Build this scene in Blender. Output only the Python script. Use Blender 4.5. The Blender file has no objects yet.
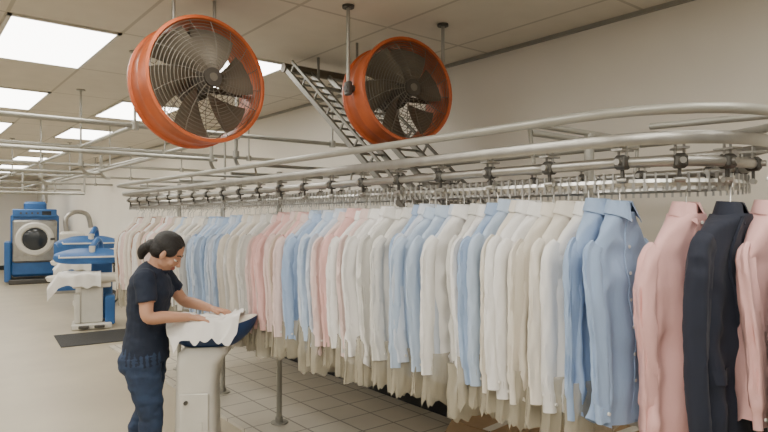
import bpy, math, random
from mathutils import Vector, Matrix, noise, kdtree
random.seed(7)
S=bpy.context.scene
R=math.radians
sin,cos,pi=math.sin,math.cos,math.pi

# ------------------------------------------------------------------ materials
def mat(name,col,rough=.6,metal=0,bump=0,bscale=40,var=0,vscale=3,emit=0,sheen=0,alpha=1,stretch=None):
    m=bpy.data.materials.new(name); m.use_nodes=True
    nt=m.node_tree; b=nt.nodes['Principled BSDF']
    c=(col[0],col[1],col[2],1)
    b.inputs['Base Color'].default_value=c
    b.inputs['Roughness'].default_value=rough
    b.inputs['Metallic'].default_value=metal
    if sheen: b.inputs['Sheen Weight'].default_value=sheen
    if alpha<1: b.inputs['Alpha'].default_value=alpha
    if emit:
        b.inputs['Emission Color'].default_value=c; b.inputs['Emission Strength'].default_value=emit
    tc=nt.nodes.new('ShaderNodeTexCoord'); src=tc.outputs['Object']
    if stretch:
        mp=nt.nodes.new('ShaderNodeMapping'); mp.inputs['Scale'].default_value=stretch
        nt.links.new(src,mp.inputs['Vector']); src=mp.outputs['Vector']
    if var:
        n=nt.nodes.new('ShaderNodeTexNoise'); n.inputs['Scale'].default_value=vscale; n.inputs['Detail'].default_value=5
        nt.links.new(src,n.inputs['Vector'])
        r=nt.nodes.new('ShaderNodeValToRGB')
        r.color_ramp.elements[0].position=.3; r.color_ramp.elements[1].position=.7
        r.color_ramp.elements[0].color=(*[max(0,x*(1-var)) for x in col],1)
        r.color_ramp.elements[1].color=(*[min(1,x*(1+var)) for x in col],1)
        nt.links.new(n.outputs['Fac'],r.inputs['Fac']); nt.links.new(r.outputs['Color'],b.inputs['Base Color'])
    if bump:
        n2=nt.nodes.new('ShaderNodeTexNoise'); n2.inputs['Scale'].default_value=bscale; n2.inputs['Detail'].default_value=3
        nt.links.new(src,n2.inputs['Vector'])
        bp=nt.nodes.new('ShaderNodeBump'); bp.inputs['Strength'].default_value=bump; bp.inputs['Distance'].default_value=.01
        nt.links.new(n2.outputs['Fac'],bp.inputs['Height']); nt.links.new(bp.outputs['Normal'],b.inputs['Normal'])
    return m

def grid_mat(name,col,line,px,py,ox,oy,lw,rough,var=.05,spec=None,vscale=2):
    m=bpy.data.materials.new(name); m.use_nodes=True
    nt=m.node_tree; b=nt.nodes['Principled BSDF']; b.inputs['Roughness'].default_value=rough
    g=nt.nodes.new('ShaderNodeNewGeometry'); sx=nt.nodes.new('ShaderNodeSeparateXYZ'); nt.links.new(g.outputs['Position'],sx.inputs[0])
    def M(op,a,b_=None):
        n=nt.nodes.new('ShaderNodeMath'); n.operation=op
        for i,v in enumerate((a,b_)):
            if v is None: continue
            if isinstance(v,(int,float)): n.inputs[i].default_value=v
            else: nt.links.new(v,n.inputs[i])
        return n.outputs[0]
    def ln(o,p,off):
        f=M('FRACT',M('DIVIDE',M('SUBTRACT',o,off-50*p),p))
        return M('LESS_THAN',M('MULTIPLY',M('SUBTRACT',.5,M('ABSOLUTE',M('SUBTRACT',f,.5))),p),lw/2)
    fac=M('MAXIMUM',ln(sx.outputs[0],px,ox),ln(sx.outputs[1],py,oy))
    n=nt.nodes.new('ShaderNodeTexNoise'); n.inputs['Scale'].default_value=vscale; n.inputs['Detail'].default_value=8
    nt.links.new(g.outputs['Position'],n.inputs['Vector'])
    r=nt.nodes.new('ShaderNodeValToRGB'); r.color_ramp.elements[0].position=.3; r.color_ramp.elements[1].position=.7
    r.color_ramp.elements[0].color=(*[x*(1-var) for x in col],1); r.color_ramp.elements[1].color=(*[x*(1+var) for x in col],1)
    nt.links.new(n.outputs['Fac'],r.inputs['Fac'])
    mx=nt.nodes.new('ShaderNodeMix'); mx.data_type='RGBA'
    nt.links.new(fac,mx.inputs[0]); nt.links.new(r.outputs['Color'],mx.inputs[6]); mx.inputs[7].default_value=(*line,1)
    nt.links.new(mx.outputs[2],b.inputs['Base Color'])
    return m

M_steel=mat('galvanized_steel',(.38,.365,.33),.38,.85,var=.12,vscale=9)
M_steel2=mat('painted_grey_pipe',(.35,.34,.295),.42,.35,var=.06,vscale=6)
M_lift=mat('lift_channel_steel',(.24,.23,.20),.45,.45,var=.10,vscale=6)
M_chrome=mat('chrome_wire',(.50,.49,.46),.30,.95)
M_darkm=mat('dark_cast_iron',(.09,.085,.075),.5,.6,bump=.2)
M_orange=mat('orange_enamel',(.45,.10,.030),.42,.15,var=.18,vscale=7,bump=.05)
M_fanwire=mat('fan_guard_wire',(.15,.13,.10),.5,.4)
M_blade=mat('fan_blade_metal',(.15,.125,.09),.5,.4,var=.2)
M_motor=mat('fan_motor_casting',(.06,.05,.04),.55,.4,var=.2)
M_wall=mat('wall_paint',(.78,.73,.64),.85,bump=.05,bscale=60,var=.03,vscale=1.5)
M_black=mat('black_rubber',(.02,.02,.02),.7,bump=.3,bscale=120)
M_floor=mat('polished_concrete',(.44,.385,.285),.36,bump=.02,bscale=20,var=.10,vscale=1.3)
M_ceil=grid_mat('ceiling_tiles',(.64,.59,.50),(.45,.41,.34),.65,1.2,.5,4.2,.022,.9,.03,vscale=6)
M_tile=grid_mat('white_floor_tiles',(.56,.52,.44),(.22,.20,.17),.3,.3,0,0,.014,.35,.08)
M_panel=mat('light_panel_diffuser',(1,.97,.90),.5,emit=10)
M_white=mat('white_enamel',(.62,.60,.54),.4,var=.06,vscale=4)
M_offw=mat('cream_pad_cloth',(.70,.66,.58),.9,bump=.2,bscale=90)
M_cloth=mat('white_linen',(.82,.80,.76),.85,bump=.15,bscale=60,sheen=.2)
M_blue=mat('blue_enamel',(.03,.12,.33),.4,var=.12,vscale=4)
M_dblue=mat('dark_blue_vinyl',(.012,.04,.13),.5,bump=.1)
M_card=mat('cardboard',(.36,.24,.13),.85,var=.12,vscale=5)
M_glass=mat('dark_door_glass',(.03,.035,.04),.12)
M_film=mat('plastic_garment_film',(.48,.44,.34),.22,alpha=.55,bump=.8,bscale=12,stretch=(3,3,1))
M_button=mat('shirt_button',(.75,.73,.68),.3)
M_skin=mat('skin',(.50,.27,.17),.5,bump=.04,bscale=200,var=.05,vscale=10)
M_lip=mat('lips',(.38,.13,.10),.45)
M_hair=mat('black_hair',(.010,.008,.007),.55,bump=.5,bscale=50,stretch=(1,6,2))
M_tee=mat('navy_tshirt',(.010,.017,.036),.85,bump=.5,bscale=14)
M_jean=mat('dark_denim',(.020,.038,.082),.8,bump=.5,bscale=24,var=.4,vscale=6)
M_shoe=mat('black_shoe',(.02,.02,.022),.5)
M_eyew=mat('eye_white',(.7,.68,.64),.3)
M_iris=mat('dark_iris',(.02,.012,.008),.2)
M_red=mat('red_knob',(.5,.03,.02),.4)

# ------------------------------------------------------------------ mesh builder
def V(*a): return Vector(a)
class MB:
    def __init__(s): s.v=[];s.f=[];s.m=[];s.lab=[]
    def add(s,vs,fs,mi=0,lab=0):
        o=len(s.v); s.v+= [tuple(x) for x in vs]; s.f+=[tuple(i+o for i in f) for f in fs]; s.m+=[mi]*len(fs); s.lab+=[lab]*len(vs)
    def rings(s,rings,mi=0,cap0=True,cap1=True,closed=False,lab=0):
        n=len(rings[0]); vs=[p for r in rings for p in r]; fs=[]
        K=len(rings)
        for k in range(K if closed else K-1):
            a=k*n;b=((k+1)%K)*n
            for i in range(n):
                j=(i+1)%n; fs.append((a+i,a+j,b+j,b+i))
        if not closed:
            if cap0: fs.append(tuple(range(n))[::-1])
            if cap1: fs.append(tuple((K-1)*n+i for i in range(n)))
        s.add(vs,fs,mi,lab)
    def tube(s,pts,r,seg=8,mi=0,closed=False,lab=0,flat=None,up=None):
        pts=[Vector(p) for p in pts]; K=len(pts); rr=r if isinstance(r,(list,tuple)) else [r]*K
        rg=[]; prev=None
        for k in range(K):
            if closed: t=pts[(k+1)%K]-pts[k-1]
            else: t=pts[min(k+1,K-1)]-pts[max(k-1,0)]
            if t.length<1e-9: t=V(0,0,1)
            t.normalize()
            if up is not None: u=Vector(up)
            elif prev is None: u=V(0,0,1) if abs(t.z)<.9 else V(0,1,0)
            else: u=prev
            n=(u-t*u.dot(t)); n.normalize(); b=t.cross(n); prev=n
            a=rr[k]
            if isinstance(a,tuple): ra,rb=a
            else: ra=rb=a
            rg.append([pts[k]+b*(ra*cos(2*pi*i/seg))+n*(rb*sin(2*pi*i/seg)) for i in range(seg)])
        s.rings(rg,mi,closed=closed,lab=lab)
    def box(s,c,size,mi=0,rot=None,bev=0,lab=0):
        c=Vector(c); x,y,z=[q/2 for q in size]
        if bev<=0:
            vs=[V(a*x,b*y,d*z) for a in(-1,1) for b in(-1,1) for d in(-1,1)]
            fs=[(0,1,3,2),(4,6,7,5),(0,4,5,1),(2,3,7,6),(0,2,6,4),(1,5,7,3)]
            if rot: vs=[rot@p for p in vs]
            s.add([p+c for p in vs],fs,mi,lab)
        else:
            e=bev; rg=[]
            for zz,ins in ((-z,e),(-z+e,0),(z-e,0),(z,e)):
                ring=[]
                for cx,cy,a0 in ((1,1,0),(-1,1,1),(-1,-1,2),(1,-1,3)):
                    for q in range(4):
                        an=(a0+q/3)*pi/2
                        ring.append(V(cx*(x-e)+max(e-ins,.0005)*cos(an),cy*(y-e)+max(e-ins,.0005)*sin(an),zz))
                rg.append(ring)
            if rot: rg=[[rot@p for p in r_] for r_ in rg]
            s.rings([[p+c for p in r_] for r_ in rg],mi,lab=lab)
    def ell(s,c,rad,mi=0,rot=None,nu=16,nv=10,lab=0,zmin=-1,zmax=1):
        c=Vector(c); rg=[]
        t0=math.asin(max(-.995,zmin)); t1=math.asin(min(.995,zmax))
        for k in range(nv+1):
            t=t0+(t1-t0)*k/nv
            ring=[V(rad[0]*cos(t)*cos(2*pi*i/nu),rad[1]*cos(t)*sin(2*pi*i/nu),rad[2]*sin(t)) for i in range(nu)]
            if rot: ring=[rot@p for p in ring]
            rg.append([p+c for p in ring])
        s.rings(rg,mi,lab=lab)
    def cyl(s,a,b,r,seg=16,mi=0,r2=None):
        s.tube([a,b],[r,r if r2 is None else r2],seg,mi)
    def obj(s,name,mats,parent=None,smooth=True,loc=None,rot=None,auto=40):
        me=bpy.data.meshes.new(name); me.from_pydata(s.v,[],s.f); 
        for m in mats: me.materials.append(m)
        me.polygons.foreach_set('material_index',s.m); 
        me.update()
        o=bpy.data.objects.new(name,me); S.collection.objects.link(o)
        if smooth:
            me.polygons.foreach_set('use_smooth',[True]*len(me.polygons))
            try: me.set_sharp_from_angle(angle=R(auto))
            except Exception: pass
        if parent: o.parent=parent
        if loc: o.location=loc
        if rot: o.rotation_euler=rot
        return o
def empty(name,loc=(0,0,0),rot=(0,0,0)):
    e=bpy.data.objects.new(name,None); S.collection.objects.link(e); e.location=loc; e.rotation_euler=rot; e.empty_display_size=.1; return e
def smooth_path(pts,n=6):
    P=[Vector(p) for p in pts]; out=[]
    for i in range(len(P)-1):
        a=P[max(i-1,0)];b=P[i];c=P[i+1];d=P[min(i+2,len(P)-1)]
        for k in range(n):
            t=k/n; out.append(.5*((2*b)+(c-a)*t+(2*a-5*b+4*c-d)*t*t+(3*b-a-3*c+d)*t**3))
    out.append(P[-1]); return out
def lerp_table(tab,z):
    for i in range(len(tab)-1):
        a,b=tab[i],tab[i+1]
        if (a[0]>=z>=b[0]):
            f=(a[0]-z)/(a[0]-b[0]+1e-9)
            return [a[j]+(b[j]-a[j])*f for j in range(1,len(a))]
    return list(tab[-1][1:])

# ------------------------------------------------------------------ room
CZ=2.85; XW=3.43; YF=22
def slab(name,c,size,m):
    b=MB(); b.box(c,size); return b.obj(name,[m],smooth=False)
slab('floor',(-1.0,9,-.05),(9.2,27,.1),M_floor)
slab('ceiling',(-1.0,9,CZ+.05),(9.2,27,.1),M_ceil)
slab('wall_right',(XW+.1,9,CZ/2),(.2,27,CZ),M_wall)
slab('wall_back',(-1.0,YF+.1,CZ/2),(9.2,.2,CZ),M_wall)
slab('baseboard_right',(XW-.01,9,.07),(.02,26,.14),M_black)
slab('baseboard_back',(-1.1,YF-.01,.07),(8.8,.02,.14),M_black)
slab('trim_1',(XW-.012,9,CZ-.012),(.024,26,.024),M_steel2)
slab('floor_tile_platform',(2.72,4.0,.012),(1.38,8.0,.024),M_tile)
for x0 in (-2.1,-.8,.5,1.8):
    for n in range(-2,7):
        if n in(-1,) and x0>1: continue
        y0=4.2+2.4*n
        b=MB(); b.box((x0+.325,y0+.6,CZ-.006),(.60,1.14,.008),0)
        for (cx,cy,sx,sy) in ((x0+.325,y0+.015,.65,.03),(x0+.325,y0+1.185,.65,.03),(x0+.012,y0+.6,.025,1.2),(x0+.638,y0+.6,.025,1.2)):
            b.box((cx,cy,CZ-.006),(sx,sy,.012),1)
        b.obj('ceiling_light_panel',[M_panel,M_white],smooth=False)

# ------------------------------------------------------------------ garments
def garment(seed,L=.80,W=1.0,T=1.0,jacket=False,bag=True,hook=.13):
    rnd=random.Random(seed); b=MB()
    ph=[rnd.uniform(0,6.3) for _ in range(6)]
    if jacket: tab=[(0,.054,.048),(-.012,.080,.047),(-.03,.125,.041),(-.055,.165,.035),(-.085,.193,.030),(-.12,.205,.030),(-.2,.197,.034),(-.33,.190,.036),(-.48,.190,.039),(-.62,.198,.041),(-L,.210,.038)]
    else: tab=[(0,.050,.044),(-.014,.064,.040),(-.035,.090,.033),(-.065,.122,.027),(-.100,.153,.022),(-.135,.178,.019),(-.165,.190,.019),(-.24,.190,.025),(-.35,.186,.031),(-.48,.187,.035),(-.62,.196,.037),(-L,.208,.035)]
    N=64; NZ=42
    def crease(p): 
        return 1-abs(noise.noise(p))*3.2
    def surf(a,z,off=0):
        w,t=lerp_table(tab,max(z,-L)); w*=W; t*=T
        ca,sa=cos(a),sin(a)
        x=(w+off)*math.copysign(abs(ca)**.75,ca); y=(t+off)*math.copysign(abs(sa)**.9,sa)
        rp=min(1,max(0,(-z-.08)/.35))
        A=.012*rp
        d=A*(sin(x*36+ph[0]+z*2.5)+.6*sin(x*67+ph[1]-z*2.5))+.008*rp*noise.noise(V(x*9,z*4+seed,seed))
        d+=.008*crease(V(x*8+seed,z*8,seed*3+(5 if sa>0 else 0)))*min(1,-z*10)*(1 if sa>0 else -1)
        x2=x+.012*rp*sin(z*9+ph[2])*(1 if x>0 else -1)+.006*noise.noise(V(z*22,seed,ca))
        zz=z
        if z<-L*.8:
            f=(-z-L*.8)/(L*.2); zz+= f*(.045*abs(ca)**3 if not jacket else 0)
        return V(x2,y+d,zz)
    zs=[-L*((k/NZ)**1.25) for k in range(NZ+1)]
    rg=[[surf(2*pi*i/N,z) for i in range(N)] for z in zs]
    rg.append([V(q.x*.96,q.y*.8,q.z+.004) for q in rg[-1]])
    b.rings(rg,0,cap0=False,cap1=False)
    SL=min(L-.04,.68)+rnd.uniform(0,.03)
    for s in (-1,1):
        sw=rnd.uniform(-.014,.014); fw=rnd.uniform(-.034,.002)
        if jacket: path=[V(s*.165*W,0,-.085),V(s*.197*W,0,-.112),V(s*.216*W,fw*.3,-.175)]
        else: path=[V(s*.148*W,0,-.118),V(s*.172*W,0,-.140),V(s*.192*W,fw*.3,-.190)]
        X=.226 if jacket else .206
        path+=[V(s*X*W,fw*.8,-.31),V(s*(X*W)+sw,fw*1.1,-.45),V(s*(X-.002)*W+sw,fw*1.3,-.57),V(s*(X-.004)*W+sw*1.2,fw*1.4-.004,-SL)]
        sp=smooth_path(path,9); K=len(sp); SEG=26; rg=[]
        for k,p in enumerate(sp):
            f=k/(K-1)
            if jacket: a=(.034+.016*sin(min(1,f*2.6)*pi/2)-.016*f); c=(.024+.010*sin(min(1,f*2)*pi/2)-.008*f)*T*.9
            else: a=(.026+.017*sin(min(1,f*2.6)*pi/2)-.010*f); c=(.010+.006*sin(min(1,f*2)*pi/2)-.002*f)*T
            cuff=f>.905 and not jacket
            if cuff: a=.0325;c=.015
            ring=[]
            for i in range(SEG):
                an=2*pi*i/SEG; ca,sa=cos(an),sin(an)
                dd=1+.14*noise.noise(V(ca*1.3+seed,sa*1.3,p.z*4+s*7))+(.05 if jacket else .20)*crease(V(ca*2.4+s,sa*2.4+seed,p.z*5+s))+.06*crease(V(ca,sa+seed,p.z*20+s))
                if cuff: dd=1.0
                ring.append(V(p.x+a*math.copysign(abs(ca)**.8,ca)*dd+.003*sin(p.z*13+ph[4]),p.y+c*math.copysign(abs(sa)**.85,sa)*dd+.004*sin(p.z*9+ph[5])+.005*sin(ca*4+ph[3]+p.z*3),p.z+ s*ca*a*.9*(1-f)**3))
            rg.append(ring)
        last=rg[-1]; cen=sum(last,Vector())/SEG
        rg.append([cen+(q-cen)*.8+V(0,0,.004) for q in last]); rg.append([cen+(q-cen)*.75+V(0,0,.05) for q in last])
        b.rings(rg,0,cap0=True,cap1=True)
        if not jacket:
            b.cyl(V(p.x+.0,p.y-.015,-SL+.03),V(p.x,p.y-.021,-SL+.03),.006,8,1)
    def leaf(r0,r1,z0,dropb,dropf,mi=0):
        NA=30; vs=[];fs=[]
        for i in range(NA+1):
            a=-pi+.12+(2*pi-.24)*i/NA; q=(abs(a)/pi)**3
            d=V(sin(a),cos(a)*.80,0)
            top=d*r0; top.z=z0-.006*q
            mid=d*(r0*1.10); mid.z=z0+.003-.014*q
            bot=d*(r1+.014*q); bot.z=z0-dropb-dropf*q
            if q>.45: bot.x+= (.026 if a>0 else -.026)*(q-.45)*2
            inn=d*(r0*.92); inn.z=z0-.045
            vs+=[inn,top,mid,bot,bot-d*.004]
        for i in range(NA):
            for j in range(4):
                o=i*5+j; fs.append((o,o+1,o+6,o+5))
        b.add(vs,fs,mi)
    leaf(.046,.066,.040,.042,.040)
    def front(x,z,off):
        w,t=lerp_table(tab,max(z,-L)); w*=W
        ca=math.copysign(min(1,abs(x)/w)**(1/.75),x); a=-math.acos(max(-1,min(1,ca)))
        p=surf(a,z); return V(p.x,p.y-off,p.z)
    if not jacket:
        vs=[];fs=[];KZ=36
        for k in range(KZ+1):
            z=-.02-(L-.03)*k/KZ
            vs+=[front(-.017,z,.0005),front(-.016,z,.004),front(.016,z,.004),front(.017,z,.0005)]
        for k in range(KZ):
            for j in range(3):
                o=k*4+j; fs.append((o,o+4,o+5,o+1))
        b.add(vs,fs,0)
        for k in range(7):
            z=-.03-.092*k
            if z>-L+.03:
                p=front(0.001,z,.005); b.cyl(p,p+V(0,-.003,0),.0062,10,1)
        vs=[];fs=[]
        for i in range(7):
            for j in range(7):
                vs.append(front(.050+.090*i/6,-.20-.110*j/6,.003))
        for i in range(6):
            for j in range(6):
                o=i*7+j; fs.append((o,o+7,o+8,o+1))
        b.add(vs,fs,0)
    else:
        for s in (-1,1):
            vs=[];fs=[];K=16
            for k in range(K+1):
                f=k/K; z=-.01-.36*f; xi=s*(.05*(1-f)+.004); xo=s*(.05+.07*sin(min(1,f*1.6)*pi*.62)*(1-f*.75))
                vs+=[front(xi,z,.003),front(xi,z,.010),front(xo,z,.012),front(xo,z,.002)]
            for k in range(K):
                for j in range(3):
                    o=k*4+j; fs.append((o,o+4,o+5,o+1) if s>0 else (o,o+1,o+5,o+4))
            b.add(vs,fs,0)
            vs=[front(s*(.09+.10*i/5),-.50-.045*j,.005) for i in range(6) for j in range(2)]
            b.add(vs,[(i*2,i*2+1,i*2+3,i*2+2) for i in range(5)],0)
        for z in (-.38,-.48):
            p=front(0.012,z,.005); b.cyl(p,p+V(0,-.004,0),.010,12,1)
    b.tube(smooth_path([V(-.13,0,-.10),V(-.08,0,-.045),V(0,0,.02),V(.08,0,-.045),V(.13,0,-.10)],4),.0022,6,2)
    hk=[V(0,0,.018),V(0,0,hook-.045)]+[V(.018*cos(t),0,hook-.025+.018*sin(t)) for t in [R(x) for x in range(-70,200,27)]]
    b.tube(hk,.0022,6,2)
    if bag:
        rg=[];Nb=48;z0=-L*.80
        for k in range(9):
            f=k/8; z=z0-(L*.20+.065)*f; ring=[]
            for i in range(Nb):
                a=2*pi*i/Nb; ca,sa=cos(a),sin(a)
                ww=.222+.010*f+.018*noise.noise(V(ca*2+seed,sa*2,z*6)); tt=.042+.018*noise.noise(V(ca*5,seed+z*3,sa*3))
                ring.append(V(ww*math.copysign(abs(ca)**.6,ca),tt*math.copysign(abs(sa)**.8,sa)+.008*noise.noise(V(ca*12,sa*9,z*10+seed)),z+f*.03*noise.noise(V(ca*4,sa*4,seed))))
            rg.append(ring)
        b.rings(rg,3,cap0=False,cap1=False)
    return b

def garm_mesh(name,**kw):
    b=garment(**kw); o=b.obj(name,[M_cloth,M_button,M_chrome,M_film],auto=55); me=o.data; bpy.data.objects.remove(o); return me
shirt_meshes=[garm_mesh('dress_shirt_mesh_%d'%i,seed=i*11+3,L=[.765,.74,.79,.72,.77,.75,.78,.73][i]) for i in range(8)]
shirt_near=[garm_mesh('dress_shirt_near_mesh_%d'%i,seed=i*13+31,L=[.725,.71,.73,.72][i],bag=(i>0)) for i in range(4)]
shirt_clean=[garm_mesh('shirt_plain_mesh_%d'%i,seed=i*7+60,L=[.78,.70][i],W=1.06,T=1.4,bag=False) for i in range(2)]
jacket_mesh=garm_mesh('jacket_mesh',seed=91,L=.78,W=1.02,T=1.3,jacket=True,bag=False)

FC={}
def fab(key):
    cols={'blue':(.31,.42,.61),'lblue':(.43,.53,.67),'pblue':(.55,.61,.70),'white':(.77,.76,.74),'cream':(.71,.665,.585),'gwhite':(.62,.61,.575),
      'pink':(.72,.45,.42),'lpink':(.70,.55,.52),'beige':(.56,.47,.39),'grey':(.46,.45,.43),'navy':(.014,.018,.034),'black':(.02,.022,.020),'hotpink':(.77,.45,.43),'tan':(.34,.20,.14)}
    if key not in FC: FC[key]=mat('cotton_'+key,cols[key],.85,bump=.5,bscale=16,var=.03,vscale=2,sheen=.05,stretch=(1,1,.4))
    return FC[key]
def place(me,key,loc,rz,name,parent=None,tilt=0):
    o=bpy.data.objects.new(name,me); S.collection.objects.link(o); o.location=loc; o.rotation_euler=(tilt,0,rz)
    o.material_slots[0].link='OBJECT'; o.material_slots[0].material=fab(key)
    if parent: o.parent=parent
    return o
row=empty('row_of_hanging_dress_shirts')
# colour by distance down the row, following the photograph
bands=[(1.23,['blue']),(1.31,['white']),(1.44,['cream','cream','white']),(1.60,['white','cream','white']),(1.70,['lblue','blue']),(1.92,['white','white','gwhite']),(2.12,['lblue','pblue','lblue']),(2.24,['lblue','blue']),(2.34,['gwhite']),(2.56,['white','white','gwhite']),(2.66,['lpink','white']),(2.80,['pink','lpink']),(2.98,['lblue','pblue','lblue']),(3.14,['blue','lblue']),(3.32,['beige','lpink','pink']),(3.56,['pink','lpink']),(3.78,['white','gwhite','white']),(4.0,['cream','gwhite','white']),(4.4,['lblue','blue','lblue','pblue']),(4.7,['pblue','lblue','blue']),(4.95,['grey','cream','gwhite']),(5.4,['white','cream','gwhite','lblue']),(9,['cream','beige','lpink','white','tan','cream','pink'])]
def zc(y): return 1.650-.062*min(1,max(0,(y-1.6)/2.8))
y=1.125;i=0
while y<6.65:
    me=random.choice(shirt_meshes) if i>8 else shirt_near[0] if i==0 else shirt_near[1+i%3]
    for lim,opts in bands:
        if y<lim: key=opts[i%len(opts)]; break
    place(me,key,(1.985+random.uniform(-.020,.020),y,zc(y)+random.uniform(-.012,.010)),random.uniform(-.20,.10),'dress_shirt_%d'%(i+1),row,random.uniform(-.02,.02))
    y+=random.choice((.048,.052,.060,.068,.078)); i+=1
back=empty('return_row_of_dress_shirts')
y=1.7;i=0
while y<6.5:
    if not (1.9<y<3.3):
        place(random.choice(shirt_meshes),random.choice(['white','cream','lblue','blue','pink','gwhite']),(2.63+random.uniform(-.01,.01),y,zc(y)),random.uniform(-.1,.1),'dress_shirt_back_%d'%(i+1),back)
    y+=random.uniform(.11,.17); i+=1
place(shirt_clean[0],'hotpink',(2.108,.955,1.635),R(-9),'pink_dress_shirt')
place(jacket_mesh,'navy',(2.19,.845,1.635),R(-3),'navy_suit_jacket')
place(shirt_clean[1],'hotpink',(2.295,.765,1.64),R(0),'pink_dress_shirt')
place(jacket_mesh,'black',(2.34,.665,1.60),R(2),'black_suit_jacket')

# ------------------------------------------------------------------ garment conveyor rack
rack=empty('garment_conveyor_rack')
YC=1.18; YE=6.85; XC=2.30
def stadium(h,z,step=.09,na=16):
    p=[]
    n=int((YE-YC)/step)
    for k in range(n): p.append(V(XC-h,YE-(YE-YC)*k/n,z))
    for k in range(na): t=pi*k/na; p.append(V(XC-h*cos(t),YC-h*sin(t),z))
    for k in range(n): p.append(V(XC+h,YC+(YE-YC)*k/n,z))
    for k in range(na): t=pi*k/na; p.append(V(XC+h*cos(t),YE+h*sin(t),z))
    return p
b=MB(); b.tube(stadium(.45,1.972),.018,12,0,closed=True); b.obj('guard_rail',[M_steel2],rack)
b=MB(); b.tube(stadium(.405,1.885),[(.006,.022)]*len(stadium(.405,1.885)),8,0,closed=True,up=(0,0,1)); 
b.obj('flat_track_rail',[M_steel],rack,auto=60)
b=MB(); b.tube(stadium(.35,1.812),.019,12,0,closed=True); b.obj('drive_rail',[M_steel],rack)
b=MB(); P=stadium(.33,1.742,.035,28); b.tube(P,[(.004,.012)]*len(P),4,0,closed=True,up=(0,0,1))
P2=stadium(.33,1.742,.036,30)
for k,p in enumerate(P2):
    t=(P2[(k+1)%len(P2)]-P2[k-1]).normalized(); ang=math.atan2(t.y,t.x)
    rot=Matrix.Rotation(ang,3,'Z')
    b.box(p+V(0,0,.014),(.006,.012,.038),0,rot)
    b.box(p+V(0,0,-.016)+rot@V(0,-.006,0),(.010,.003,.03),0,rot)
b.obj('toothed_hanger_chain',[M_chrome],rack,smooth=False)
b=MB()
def bracket(p,ang):
    rot=Matrix.Rotation(ang,3,'Z')
    b.box(p+V(0,0,0),(.045,.050,.050),1,rot,bev=.01)
    b.cyl(p+rot@V(0,.04,0),p+rot@V(0,-.04,0),.011,10,0)
    b.box(p+V(0,0,-.040),(.010,.010,.05),1,rot); b.cyl(p+rot@V(-.018,0,-.062),p+rot@V(.018,0,-.062),.010,10,0)
    b.cyl(p+rot@V(.014,0,.02),p+rot@V(.014,0,.060),.005,8,0)
    b.cyl(p+rot@V(-.014,0,.02),p+rot@V(-.014,0,.060),.005,8,0)
    b.box(p+V(0,0,.042),(.04,.08,.007),0,rot)
yy=1.10
while yy<6.8:
    if yy>=YC-.1: bracket(V(XC-.35,yy,1.812),pi/2); bracket(V(XC+.35,yy,1.812),-pi/2)
    yy+=.30
for t in (42,70,100,140):
    t=R(t); bracket(V(XC-.35*cos(t),YC-.35*sin(t),1.812),t-pi/2)
b.obj('roller_brackets',[M_steel,M_darkm],rack)
b=MB()
for yy in (1.45,3.75,4.9,6.05):
    b.tube([V(XC-.45,yy,1.968),V(XC-.40,yy,1.983),V(XC+.40,yy,1.983),V(XC+.45,yy,1.968)],.012,10)
    for s in(-1,1): b.cyl(V(XC+s*.41,yy,1.97),V(XC+s*.38,yy,1.83),.008,8)
for yy in (1.45,4.15,5.2,6.3):
    b.cyl(V(XC,yy,.024),V(XC,yy,1.98),.021,14); b.cyl(V(XC,yy,.024),V(XC,yy,.034),.065,20); b.cyl(V(XC,yy,.03),V(XC,yy,.07),.03,16)
    b.cyl(V(XC-.40,yy,1.95),V(XC+.4,yy,1.95),.013,10)
for yy in (6.05,):
    b.cyl(V(XC+.4,yy,1.98),V(XC+.4,yy,CZ),.012,10); b.cyl(V(XC+.4,yy,CZ-.012),V(XC+.4,yy,CZ),.04,16)
b.cyl(V(XC+.0,1.18,1.98),V(XC+.0,.73,1.968),.013)
b.obj('support_frame',[M_steel2],rack)

# inclined lift: open ladder tracks rising from the rack to the ceiling
b=MB()
lo=V(0,2.42,1.50); hi=V(0,4.02,2.76); dv=(hi-lo); L=dv.length; dn=dv.normalized(); up=V(0,-dn.z,dn.y)
ang=math.atan2(dn.z,dn.y); rotx=Matrix.Rotation(ang,3,'X')
for x in (2.28,2.50,2.66,2.88):
    c=(lo+hi)/2+V(0,0,0); c.x=x
    b.box(c,(.022,L,.036),0,rotx)
for x in (2.28,2.88):
    c=(lo+hi)/2+up*.085; c.x=x; b.box(c,(.016,L*.94,.018),0,rotx)
    for k in range(10):
        c=lo+dv*((k+.5)/10)+up*.045; c.x=x; b.box(c,(.010,.014,.08),0,rotx)
for k in range(20):
    c=lo+dv*((k+.5)/20); c.x=2.39; b.box(c,(.20,.014,.012),0,rotx)
    c.x=2.77; b.box(c,(.20,.014,.012),0,rotx)
for k in range(4):
    c=lo+dv*((k+.5)/4); c.x=2.58; b.box(c,(.18,.03,.02),0,rotx)
b.cyl(V(2.26,hi.y,hi.z),V(2.90,hi.y,hi.z),.035,16,1)
b.cyl(V(2.26,lo.y,lo.z),V(2.90,lo.y,lo.z),.035,16,1)
for x in(2.50,2.88): b.cyl(V(x,3.9,2.66),V(x,3.9,CZ),.011,8); b.cyl(V(x,3.4,2.27),V(x,3.4,CZ),.009,8)
b.obj('inclined_garment_lift',[M_lift,M_blade])

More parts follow.
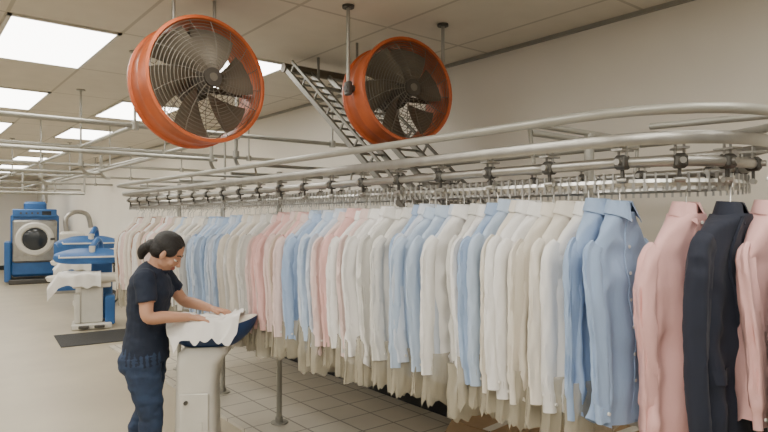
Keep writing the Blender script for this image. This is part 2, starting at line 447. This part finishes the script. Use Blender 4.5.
# overhead pipes
b=MB(); pr=.018
for (yy,z,x0,x1) in ((4.6,2.30,-2.5,3.43),(5.1,2.14,-2.5,2.2),(6.3,2.30,-2.5,3.43),(7.0,2.10,-2.5,1.7),(8.4,2.30,-2.5,3.43),(9.0,2.08,-1,1.7),(9.8,1.98,-1,2.15),(10.8,2.30,-2.5,3.43),(12,2.05,-1,2.15),(13.2,2.3,-2.5,3.43),(16,2.3,-2.5,3.43)):
    b.cyl(V(x0,yy,z),V(x1,yy,z),pr,12)
for x in (1.35,2.15):
    b.cyl(V(x,4.6,2.30),V(x,16,2.30),pr,12)
b.cyl(V(1.7,5.1,2.14),V(1.7,9,2.12),pr*.9,12)
for x in (.0,1.35,2.15,3.1):
    for yy in (4.6,6.3,8.4,10.8,13.2):
        b.cyl(V(x,yy,2.30),V(x,yy,CZ),.010,8); b.cyl(V(x,yy,2.27),V(x,yy,2.33),.030,12); b.cyl(V(x,yy,CZ-.01),V(x,yy,CZ),.04,12)
for (x,yy,z0) in ((2.15,9.8,1.98),(2.15,12,2.05),(1.35,9.8,1.98)):
    b.cyl(V(x,yy,z0),V(x,yy,2.30),.014,10)
for (x,yy) in ((2.15,5.1),(2.15,4.6),(1.35,6.3),(1.7,7.0),(1.35,8.4)):
    b.tube(smooth_path([V(x,yy,2.30),V(x,yy,2.2),V(x,yy+.02,2.12),V(x+.06,yy+.1,2.07),V(x+.15,yy+.25,2.07)],4),.016,8)
    b.cyl(V(x,yy,2.12),V(x,yy,2.17),.026,10)
b.obj('overhead_steam_pipes',[M_steel2])

# ------------------------------------------------------------------ fans
def fan(name,loc,rz,tilt,rad,dep,long_rods):
    e=empty(name,loc,(0,0,0)); body=empty('drum_assembly'); body.parent=e; body.rotation_euler=(tilt,0,rz)
    b=MB(); N=64
    prof=[(rad-.012,-dep/2+.01),(rad-.004,-dep/2-.002),(rad+.012,-dep/2),(rad+.014,-dep/2+.018),(rad,-dep/2+.026),(rad,-.02),(rad+.005,-.012),(rad+.005,.012),(rad,.02),(rad,dep/2-.026),(rad+.014,dep/2-.018),(rad+.012,dep/2),(rad-.006,dep/2),(rad-.014,dep/2-.01),(rad-.014,0)]
    b.rings([[V(r*cos(2*pi*k/N),y_,r*sin(2*pi*k/N)) for (r,y_) in prof] for k in range(N)],0,closed=True)
    b.obj('orange_drum',[M_orange],body)
    b=MB()
    for sgn in (-1,1):
        bul=lambda r: sgn*(dep/2-.008+ .045*(1-(r/rad)**2))
        nr=15 if sgn<0 else 9
        for k in range(nr):
            r=.055+(rad-.07)*k/(nr-1)
            b.tube([V(r*cos(2*pi*j/48),bul(r),r*sin(2*pi*j/48)) for j in range(48)],.0018,5,0,closed=True)
        ns=16 if sgn<0 else 8
        for k in range(ns):
            a=2*pi*k/ns
            b.tube([V(r*cos(a+.35*(r/rad)),bul(r),r*sin(a+.35*(r/rad))) for r in (.05,.12,.19,.26,rad-.012)],.0022,5)
    b.cyl(V(0,-dep/2-.05,0),V(0,-dep/2-.036,0),.050,24,1)
    b.cyl(V(0,-dep/2-.055,0),V(0,-dep/2-.045,0),.022,16,0)
    b.obj('wire_guard',[M_fanwire,M_motor],body)
    b=MB()
    b.cyl(V(0,-.06,0),V(0,.02,0),.062,24,1); b.cyl(V(0,.02,0),V(0,.13,0),.085,24,1)
    for k in range(6):
        a0=2*pi*k/6; vs=[];fs=[]
        for i in range(7):
            r=.05+(rad-.078)*i/6
            for j in range(6):
                a=a0+(j/5-.5)*(.92-.12*i/6)+.30*i/6
                yv=-.04+.085*(j/5-.5)*(1.3-.5*i/6)
                vs.append(V(r*cos(a),yv,r*sin(a)))
        n0=len(vs)
        vs+= [p+V(0,.004,0) for p in vs]
        for i in range(6):
            for j in range(5):
                o=i*6+j; fs.append((o,o+1,o+7,o+6)); fs.append((n0+o,n0+o+6,n0+o+7,n0+o+1))
        b.add(vs,fs)
    for s in(-1,1): b.box((0,.09,s*.5*(rad+.05)),(.03,.012,rad-.06),1); b.box((s*.5*(rad+.05),.09,0),(rad-.06,.012,.03),1)
    b.obj('blades_and_motor',[M_blade,M_motor],body)
    b=MB(); top=CZ-loc[2]; rm=Matrix.Rotation(rz,3,'Z'); w=rad+.035
    if long_rods:
        for s in (-1,1):
            b.cyl(rm@V(s*(rad),0,0),rm@V(s*(w+.02),0,0),.022,14,1)
            b.tube([rm@V(s*w,0,-.03),rm@V(s*w,0,top-.01)],.011,10,0)
            b.cyl(rm@V(s*w,0,top-.015),rm@V(s*w,0,top),.035,16,1)
            b.box(rm@V(s*w,0,0),(.03,.05,.08),1,rm,bev=.006)
    else:
        for s in (-1,1):
            zz=math.sqrt(rad**2-.12**2)
            b.cyl(rm@V(s*.12,.05,zz-.01),rm@V(s*.12,.05,top),.010,10,0); b.cyl(rm@V(s*.12,.05,zz-.01),rm@V(s*.12,.05,zz+.02),.022,10,1)
    b.obj('ceiling_hanger_rods',[M_steel2,M_darkm],e)
    return e
fan('industrial_drum_fan',(1.275,3.20,2.355),R(4),R(-3),.328,.25,False)
fan('industrial_drum_fan',(2.35,2.78,2.37),R(-9),R(-3),.300,.26,True)

# ------------------------------------------------------------------ worker + pressing table
WR=R(-33); WL=V(1.155,3.79,0); WOM=V(1.178,3.775,0)
W=MB()
def chain(tab,lab,seg=24,n=5,up=(1,0,0)):
    pts=smooth_path([t[:3] for t in tab],n); rad=smooth_path([(t[3],t[4],0) for t in tab],n)
    W.tube(pts,[(r.x,r.y) for r in rad],seg,0,lab=lab,up=up)
SK,TE,JE,SH,LI=0,1,2,3,4
chain([(-.005,0,.755,.172,.138),(-.005,0,.83,.168,.135),(0,0,.92,.150,.122),(.0,0,1.0,.142,.115),(.008,0,1.10,.154,.124),(.022,0,1.19,.170,.128),(.028,0,1.26,.162,.108),(.04,0,1.305,.115,.078),(.052,0,1.33,.065,.058)],TE)
W.ell((.085,-.07,1.165),(.065,.068,.06),lab=TE); W.ell((.085,.07,1.165),(.065,.068,.06),lab=TE)
chain([(-.01,0,.84,.140,.110),(-.02,0,.79,.158,.128),(-.02,0,.73,.155,.13),(-.01,0,.69,.12,.10)],JE)
W.ell((-.058,-.075,.755),(.088,.085,.09),lab=JE); W.ell((-.058,.075,.755),(.088,.085,.09),lab=JE)
for s,fx in ((-1,.05),(1,-.06)):
    chain([(-.01,s*.085,.79,.088,.108),(0+fx*.2,s*.088,.66,.084,.102),(.015+fx*.5,s*.088,.50,.068,.080),(.015+fx*.7,s*.088,.42,.060,.068),(-.01+fx,s*.088,.31,.058,.066),(-.025+fx,s*.088,.18,.048,.052),(-.03+fx,s*.088,.065,.052,.054)],JE)
    W.tube(smooth_path([V(-.095+fx,s*.09,.045),V(-.06+fx,s*.09,.055),V(0+fx,s*.092,.055),(V(.07+fx,s*.095,.045)),V(.135+fx,s*.10,.034),V(.155+fx,s*.10,.03)],4),
        [(a,c) for a,c in [(x.x,x.y) for x in smooth_path([(.02,.025,0),(.035,.043,0),(.036,.044,0),(.045,.036,0),(.038,.024,0),(.015,.012,0)],4)]],18,lab=SH,up=(0,0,1))
PIT=R(36); C=V(.128,0,1.412)
RH=Matrix.Rotation(PIT,3,'Y')
def H(x,y,z): return C+RH@V(x,y,z)
W.tube(smooth_path([V(.035,0,1.28),V(.055,0,1.335),H(-.025,0,-.06),H(-.01,0,-.02)],5),.046,20,lab=SK,up=(1,0,0))
def he(c,r,lab=SK): W.ell(H(*c),r,rot=RH,lab=lab,nu=20,nv=14)
he((-.012,0,.025),(.093,.072,.086)); he((.030,0,-.035),(.056,.055,.076)); he((.058,0,-.096),(.024,.026,.020)); he((.015,0,-.072),(.052,.050,.036))
he((.070,0,.018),(.018,.042,.012)); he((.055,.034,-.042),(.025,.022,.022)); he((.055,-.034,-.042),(.025,.022,.022))
W.tube([H(.084,0,.004),H(.094,0,-.018),H(.104,0,-.036),H(.092,0,-.044)],[.007,.008,.012,.009],12,lab=SK)
for s in(-1,1): he((.092,s*.009,-.039),(.009,.007,.006)); he((-.002,s*.076,-.02),(.017,.009,.030))
he((.084,0,-.062),(.010,.021,.006),LI); he((.083,0,-.072),(.010,.018,.006),LI)
def arm(sh,el,wr,side,hd,pn):
    sh,el,wr=V(*sh),V(*el),V(*wr)
    W.tube(smooth_path([sh+V(0,-side*.03,.0),sh,(sh+el)/2,el,(el*.6+wr*.4),wr],6),
       [x.x for x in smooth_path([(.04,0,0),(.046,0,0),(.042,0,0),(.036,0,0),(.036,0,0),(.024,0,0)],6)],18,lab=SK,up=(0,1,0) )
    m=sh+(el-sh)*.62
    W.tube(smooth_path([sh+V(-.0,-side*.05,.005),sh+V(0,0,.0),sh+(el-sh)*.3,m],5),[x.x for x in smooth_path([(.055,0,0),(.062,0,0),(.059,0,0),(.058,0,0)],5)],20,lab=TE,up=(0,1,0))
    d=Vector(hd).normalized(); n=Vector(pn); n=(n-d*n.dot(d)).normalized(); sd=d.cross(n)
    W.tube(smooth_path([wr-d*.015,wr+d*.012,wr+d*.045,wr+d*.085,wr+d*.095],4),[(x.x,x.y) for x in smooth_path([(.024,.020,0),(.030,.018,0),(.040,.016,0),(.040,.013,0),(.034,.009,0)],4)],18,lab=SK,up=tuple(n))
    base=wr+d*.085
    for k,(o,ln,sp) in enumerate(((-.031,.062,-.20),(-.010,.074,-.06),(.011,.070,.07),(.031,.055,.22))):
        dd=(d+sd*sp).normalized()
        p0=base+sd*o-d*.01; p1=p0+dd*ln*.45; p2=p1+(dd-n*.45).normalized()*ln*.32; p3=p2+(dd-n*.95).normalized()*ln*.28
        W.tube(smooth_path([p0,p1,p2,p3],4),[.0092]*9+[.0082,.0078,.007,.005],10,lab=SK)
    ts=1 if sd.dot(V(0,side,0))<0 else -1
    t0=wr+d*.025+sd*ts*.026; t1=t0+(d*.6+sd*ts*.8).normalized()*.035; t2=t1+(d+sd*ts*.35-n*.2).normalized()*.028; t3=t2+(d+sd*ts*.05-n*.3).normalized()*.022
    W.tube(smooth_path([t0,t1,t2,t3],4),[.014]*5+[.011]*4+[.010,.0095,.008,.005],12,lab=SK)
arm((.035,-.165,1.262),(.070,-.225,1.048),(.285,-.135,1.030),-1,(1,.15,-.20),(.2,0,1))
arm((.05,.165,1.262),(.17,.21,1.085),(.36,.11,1.045),1,(1,-.25,-.18),(.2,0,1))

def remesh(mb,name,mats,vox,parent,smooth_it=3):
    me=bpy.data.meshes.new('tmp'); me.from_pydata(mb.v,[],mb.f); me.update()
    o=bpy.data.objects.new('tmp',me); S.collection.objects.link(o)
    import bmesh
    bm=bmesh.new(); bm.from_mesh(me); bmesh.ops.triangulate(bm,faces=[f for f in bm.faces if len(f.verts)>4]); bmesh.ops.recalc_face_normals(bm,faces=bm.faces); bm.to_mesh(me); bm.free()
    md=o.modifiers.new('r','REMESH'); md.mode='VOXEL'; md.voxel_size=vox; md.adaptivity=0
    ms=o.modifiers.new('s','SMOOTH'); ms.iterations=smooth_it; ms.factor=.5
    dg=bpy.context.evaluated_depsgraph_get(); ev=o.evaluated_get(dg); nm=bpy.data.meshes.new_from_object(ev); nm.name=name
    bpy.data.objects.remove(o)
    kd=kdtree.KDTree(len(mb.v))
    for i,p in enumerate(mb.v): kd.insert(p,i)
    kd.balance()
    nm.materials.clear()
    for m in mats: nm.materials.append(m)
    def lab_at(c):
        _,i,_=kd.find(c); l=mb.lab[i]
        if len(mats)>2 and l==SK and c[2]>1.155 and abs(c[1])>.075 and c[2]<1.34 and c[0]<.16: l=TE
        if len(mats)>2 and l==SK and c[2]>1.0 and c[2]<1.30 and abs(c[1])<.10 and c[0]<.2: l=TE
        return l
    NP=len(nm.polygons); cen=[0.0]*(NP*3); nm.polygons.foreach_get('center',cen)
    idx=[lab_at((cen[3*k],cen[3*k+1],cen[3*k+2])) for k in range(NP)]
    if len(mats)>2:
        NV=len(nm.vertices); co=[0.0]*(NV*3); no_=[0.0]*(NV*3)
        nm.vertices.foreach_get('co',co); nm.vertices.foreach_get('normal',no_)
        for k in range(NV):
            q=V(*co[3*k:3*k+3])
            if lab_at(q) in (TE,JE):
                w_=.007*(noise.noise(V(q.x*10,q.y*10,q.z*22))+.5*noise.noise(V(q.x*24,q.y*20,q.z*34+3)))
                for j in range(3): co[3*k+j]+=no_[3*k+j]*w_
        nm.vertices.foreach_set('co',co)
    nm.polygons.foreach_set('material_index',idx); nm.polygons.foreach_set('use_smooth',[True]*NP); nm.update()
    no=bpy.data.objects.new(name,nm); S.collection.objects.link(no); no.parent=parent
    return no
woman=empty('woman_laundry_worker',WOM,(0,0,WR))
remesh(W,'body',[M_skin,M_tee,M_jean,M_shoe,M_lip],.0038,woman,3)
Hm=MB(); 
Hm.ell(H(-.024,0,.034),(.096,.082,.088),rot=RH,nu=24,nv=16)
Hm.ell(H(-.045,0,-.01),(.068,.077,.070),rot=RH,nu=24,nv=14)
for s in(-1,1): Hm.ell(H(.005,s*.052,.022),(.052,.028,.044),rot=RH)
Hm.ell(H(-.108,0,-.03),(.038,.046,.042),rot=RH)
Hm.tube(smooth_path([H(-.09,0,-.03),H(-.125,.005,-.06),H(-.125,.01,-.10),H(-.105,.012,-.135)],5),[x.x for x in smooth_path([(.03,0,0),(.034,0,0),(.030,0,0),(.012,0,0)],5)],14)
for q in range(9):
    a=q/8*pi-pi/2
    Hm.tube(smooth_path([H(.055,.035*sin(a),.085-.01*abs(sin(a))),H(0,.062*sin(a),.115-.04*abs(sin(a))),H(-.07,.055*sin(a),.085-.05*abs(sin(a))),H(-.105,.02*sin(a),.0)],5),.009,8)
remesh(Hm,'hair',[M_hair],.0045,woman,2)
b=MB()
for s in(-1,1):
    b.ell(H(.070,s*.030,-.008),(.013,.014,.011),0,RH); b.ell(H(.079,s*.030,-.010),(.0055,.006,.006),1,RH)
    b.ell(H(.0705,s*.030,-.003),(.0145,.0155,.009),2,RH)
    b.tube(smooth_path([H(.084,s*.012,.020),H(.080,s*.032,.026),H(.066,s*.050,.018)],4),.0035,6,3)
b.obj('eyes_and_brows',[M_eyew,M_iris,M_skin,M_hair],woman)

st=empty('pressing_table',WL,(0,0,WR))
b=MB()
rg=[]
for z,cx,a,c,e in ((.013,.34,.17,.17,.02),(.05,.34,.17,.17,.02),(.07,.34,.135,.14,.0),(.35,.335,.125,.125,0),(.60,.335,.12,.12,0),(.74,.35,.13,.125,0),(.80,.38,.15,.13,0),(.84,.40,.13,.11,0)):
    rg.append([V(cx+a*math.copysign(abs(cos(t))**.45,cos(t)),c*math.copysign(abs(sin(t))**.45,sin(t)),z) for t in [2*pi*i/32 for i in range(32)]])
b.rings(rg,0)
b.box((.335,-.128,.42),(.17,.012,.30),0,bev=.005); b.cyl(V(.29,-.134,.52),V(.29,-.15,.52),.012,16,1); b.box((.36,-.136,.36),(.05,.008,.08),0)
b.box((.30,-.20,.05),(.10,.10,.03),1,bev=.008)
b.obj('pedestal',[M_white,M_darkm],st)
b=MB()
rg=[]
for k in range(10):
    f=k/9; z=.965-.15*f; a=.265*math.sqrt(max(0,1-(f*.93)**2)); c=.155*math.sqrt(max(0,1-(f*.93)**2)); cx=.43-.03*f
    rg.append([V(cx+a*cos(t),c*sin(t),z+.05*max(0,cos(t))**2*(1-f)) for t in [2*pi*i/36 for i in range(36)]])
b.rings(rg,0); b.obj('blue_buck_shell',[M_dblue],st)
b=MB()
rg=[]
for k in range(7):
    t_=k/6*pi/2; a=.262*cos(t_*.97); c=.152*cos(t_*.97); z=.966+.022*sin(t_)
    rg.append([V(.43+a*cos(t),c*sin(t),z+.05*max(0,cos(t))**2*cos(t_)) for t in [2*pi*i/36 for i in range(36)]])
b.rings(rg,0); b.obj('padded_top',[M_offw],st)
b=MB(); vs=[];fs=[];NX,NY=72,56
for layer in (0,1):
  for i in range(NX+1):
    for j in range(NY+1):
        x=.14+.47*i/NX; yv=-.24+.46*j/NY
        x2=x+.025*noise.noise(V(yv*7,2,1)); y2=yv+.03*noise.noise(V(x*6,5,2))
        rho=math.sqrt(((x2-.43)/.27)**2+(y2/.16)**2)
        dr=max(0,rho-.92)
        z=1.0-.20*dr**1.2 -(.02*dr*sin(math.atan2(y2,x2-.43)*9)) +.024*noise.noise(V(x*9,yv*9,3))+.018*(1-3*abs(noise.noise(V(x*11,yv*14,7))))
        if dr>0:
            q=1-min(.30,dr*.30); x2=.43+(x2-.43)*q; y2=y2*q
        if x2>.5: z+=.03*(x2-.5)/.12
        vs.append(V(x2,y2,z+(.003 if layer else 0)))
n0=(NX+1)*(NY+1)
for i in range(NX):
    for j in range(NY):
        o=i*(NY+1)+j; fs.append((o,o+1,o+NY+2,o+NY+1)); fs.append((n0+o,n0+o+NY+1,n0+o+NY+2,n0+o+1))
b.add(vs,fs); b.obj('white_garment',[M_cloth],st)

b=MB(); b.box((0,0,.006),(1.0,.85,.012),0,bev=.004); b.obj('rubber_floor_mat',[M_black],loc=(1.50,3.92,0),rot=(0,0,R(-33)))
b=MB(); b.box((0,0,.006),(1.1,.9,.012),0,bev=.004); b.obj('rubber_floor_mat',[M_black],loc=(2.15,8.75,0),rot=(0,0,R(-5)))

# ------------------------------------------------------------------ background machines
def press(name,loc,rz,cloth=True,sc=.86):
    e=empty(name,loc,(0,0,rz)); e.scale=(sc,sc,sc); b=MB()
    b.box((0,0,.05),(.62,.55,.10),0,bev=.02); b.box((0,0,.40),(.34,.34,.62),0,bev=.03); b.box((0,.05,.74),(.6,.36,.10),1,bev=.02)
    b.box((-.12,-.32,.06),(.16,.10,.04),2,bev=.01); b.box((.12,-.32,.06),(.16,.10,.04),2,bev=.01)
    b.box((-.22,-.05,.35),(.10,.3,.5),0,bev=.02); b.box((.28,0,.30),(.16,.32,.5),3,bev=.02)
    rg=[]
    for z,s in ((.78,.8),(.82,1),(.88,1.04),(.91,.98),(.925,.8)):
        rg.append([V(-.05+.60*s*math.copysign(abs(cos(t))**.7,cos(t))*(1 if cos(t)>0 else 1.05),(.21-.07*max(0,-cos(t)))*s*sin(t),z) for t in [2*pi*i/32 for i in range(32)]])
    b.rings(rg,1)
    b.box((.15,.42,.60),(.34,.26,1.2),3,bev=.03)
    b.tube(smooth_path([V(.15,.42,1.15),V(.13,.40,1.42),V(.08,.22,1.50),V(0,.08,1.38)],5),.045,12,3)
    rg=[]
    for z,s in ((1.16,.98),(1.20,1.02),(1.26,.98),(1.30,.7)):
        rg.append([V(-.03+.56*s*math.copysign(abs(cos(t))**.7,cos(t)),.06+.19*s*sin(t),z+.06*sin(t)) for t in [2*pi*i/32 for i in range(32)]])
    b.rings(rg,3); b.cyl(V(0,.08,1.28),V(0,.08,1.40),.05,14,0)
    b.tube([V(-.5,-.02,1.24),V(-.5,-.18,1.22),V(.45,-.18,1.22),V(.45,-.02,1.24)],.014,8,0)
    b.cyl(V(.40,-.22,.62),V(.40,-.25,.62),.03,12,4)
    b.tube(smooth_path([V(.3,.45,.3),V(.45,.45,.5),V(.42,.42,.95),V(.3,.42,1.1)],5),.018,8,2)
    b.obj('press_body',[M_white,M_offw,M_darkm,M_blue,M_red],e)
    if cloth:
        b=MB(); vs=[];fs=[];N=30
        for i in range(N+1):
            for j in range(N+1):
                x=-.66+.80*i/N; yv=-.44+.68*j/N; d=max(0,abs(yv)-.2)
                z=.955-.95*d+.05*noise.noise(V(x*7,yv*7,loc[1])); yy=max(-.24,min(.24,yv))-.02*(1 if yv<-.2 else 0)+.01*sin(x*30)*(1 if d>0 else 0)
                if x<-.5: z-= (-.5-x)*1.4
                vs.append(V(x,yy,z))
        for i in range(N):
            for j in range(N):
                o=i*(N+1)+j; fs.append((o,o+1,o+N+2,o+N+1))
        b.add(vs,fs); b.obj('draped_cloth',[M_cloth],e)
    return e
press('ironing_press',(2.22,9.65,0),R(-14))
press('utility_press',(2.75,12.0,0),R(-8),True,.95)

def washer(loc,rz,sc=1):
    e=empty('industrial_washing_machine',loc,(0,0,rz)); b=MB()
    b.box((0,0,.06),(1.1,.9,.12),3,bev=.02)
    b.box((0,.1,.95),(1.05,.75,1.55),0,bev=.06)
    b.box((0,-.30,1.05),(.96,.10,1.05),1,bev=.04)
    rg=[]
    for y_,r in ((-.34,.42),(-.40,.42),(-.44,.38),(-.44,.30),(-.41,.28)):
        rg.append([V(r*cos(2*pi*i/40),y_,1.10+r*sin(2*pi*i/40)) for i in range(40)])
    b.rings(rg,4); b.ell((0,-.40,1.10),(.28,.06,.28),2,nu=28)
    b.box((.38,-.46,1.10),(.10,.05,.06),3,bev=.01)
    b.box((0,-.28,1.74),(.95,.12,.20),0,bev=.02)
    for k in range(4): b.cyl(V(-.3+.12*k,-.34,1.74),V(-.3+.12*k,-.37,1.74),.025,12,3)
    b.box((.25,-.345,1.74),(.20,.01,.10),2)
    b.box((0,.1,1.88),(.5,.4,.30),0,bev=.05); b.cyl(V(.2,.1,2.0),V(.2,.1,2.6),.07,14,1)
    for s in(-1,1): b.box((s*.58,-.1,.55),(.14,.5,1.0),0,bev=.03)
    b.obj('washer_body',[M_blue,M_steel,M_glass,M_darkm,M_white],e); return e
washer((2.66,17.3,0),R(-10)); washer((1.0,18.6,0),R(-5)); washer((-.7,18.8,0),0)
# blue tumble dryer with duct beyond the presses
b=MB(); b.box((0,0,.55),(.7,.6,1.1),2,bev=.04); b.box((0,-.05,1.2),(.5,.45,.25),0,bev=.05)
b.cyl(V(.1,-.32,.7),V(.1,-.36,.7),.17,24,1); b.cyl(V(.1,-.35,.7),V(.1,-.37,.7),.12,24,3)
b.tube(smooth_path([V(-.1,0,1.3),V(-.12,0,1.6),V(.05,.05,1.75),V(.3,.1,1.7),V(.38,.1,1.4)],6),.05,12,1)
b.box((0,0,.03),(.75,.65,.06),1)
b.obj('blue_tumble_dryer',[M_white,M_steel,M_blue,M_glass],loc=(2.95,14.6,0),rot=(0,0,R(-10)))
def carton(loc,sz,rz):
    b=MB(); x,y_,z=sz; b.box((0,0,z/2),sz,0)
    b.box((0,0,z+.002),(x,.05,.004),1)
    for s in(-1,1): b.box((s*x*.5+s*.04,0,z-.035),(.09,y_*.98,.004),0,Matrix.Rotation(s*R(40),3,'Y'))
    b.obj('cardboard_box',[M_card,M_offw],loc=loc,rot=(0,0,rz),smooth=False)
carton((2.75,2.25,.024),(.45,.5,.42),.1); carton((2.75,1.62,.024),(.5,.5,.50),-.05); carton((2.1,1.75,.024),(.4,.42,.42),.2); carton((2.15,2.25,.024),(.4,.42,.34),.0)

# ------------------------------------------------------------------ light / world / camera
w=bpy.data.worlds.new('World'); S.world=w; w.use_nodes=True
w.node_tree.nodes['Background'].inputs[0].default_value=(1,.945,.85,1); w.node_tree.nodes['Background'].inputs[1].default_value=.42
def area(name,loc,size,sy,p,rot=(0,0,0),col=(1,.94,.84)):
    l=bpy.data.lights.new(name,'AREA'); l.shape='RECTANGLE'; l.size=size; l.size_y=sy; l.energy=p; l.color=col
    o=bpy.data.objects.new(name,l); S.collection.objects.link(o); o.location=loc; o.rotation_euler=rot
area('fill_light_front',(0,.6,2.78),1.2,1.2,25)  # added fill light, unseen above the camera, on top of the emissive panels
area('fill_light_side',(-1.2,3.5,2.78),1.2,1.6,32)  # second added fill, out of view to the left, no fixture modelled
cam=bpy.data.cameras.new('Camera'); co=bpy.data.objects.new('Camera',cam); S.collection.objects.link(co)
cam.lens=28.125; cam.sensor_width=36; co.location=(0,0,1.62); co.rotation_euler=(R(90),0,R(-38.9)); cam.shift_y=2/768; cam.clip_start=.05
S.camera=co
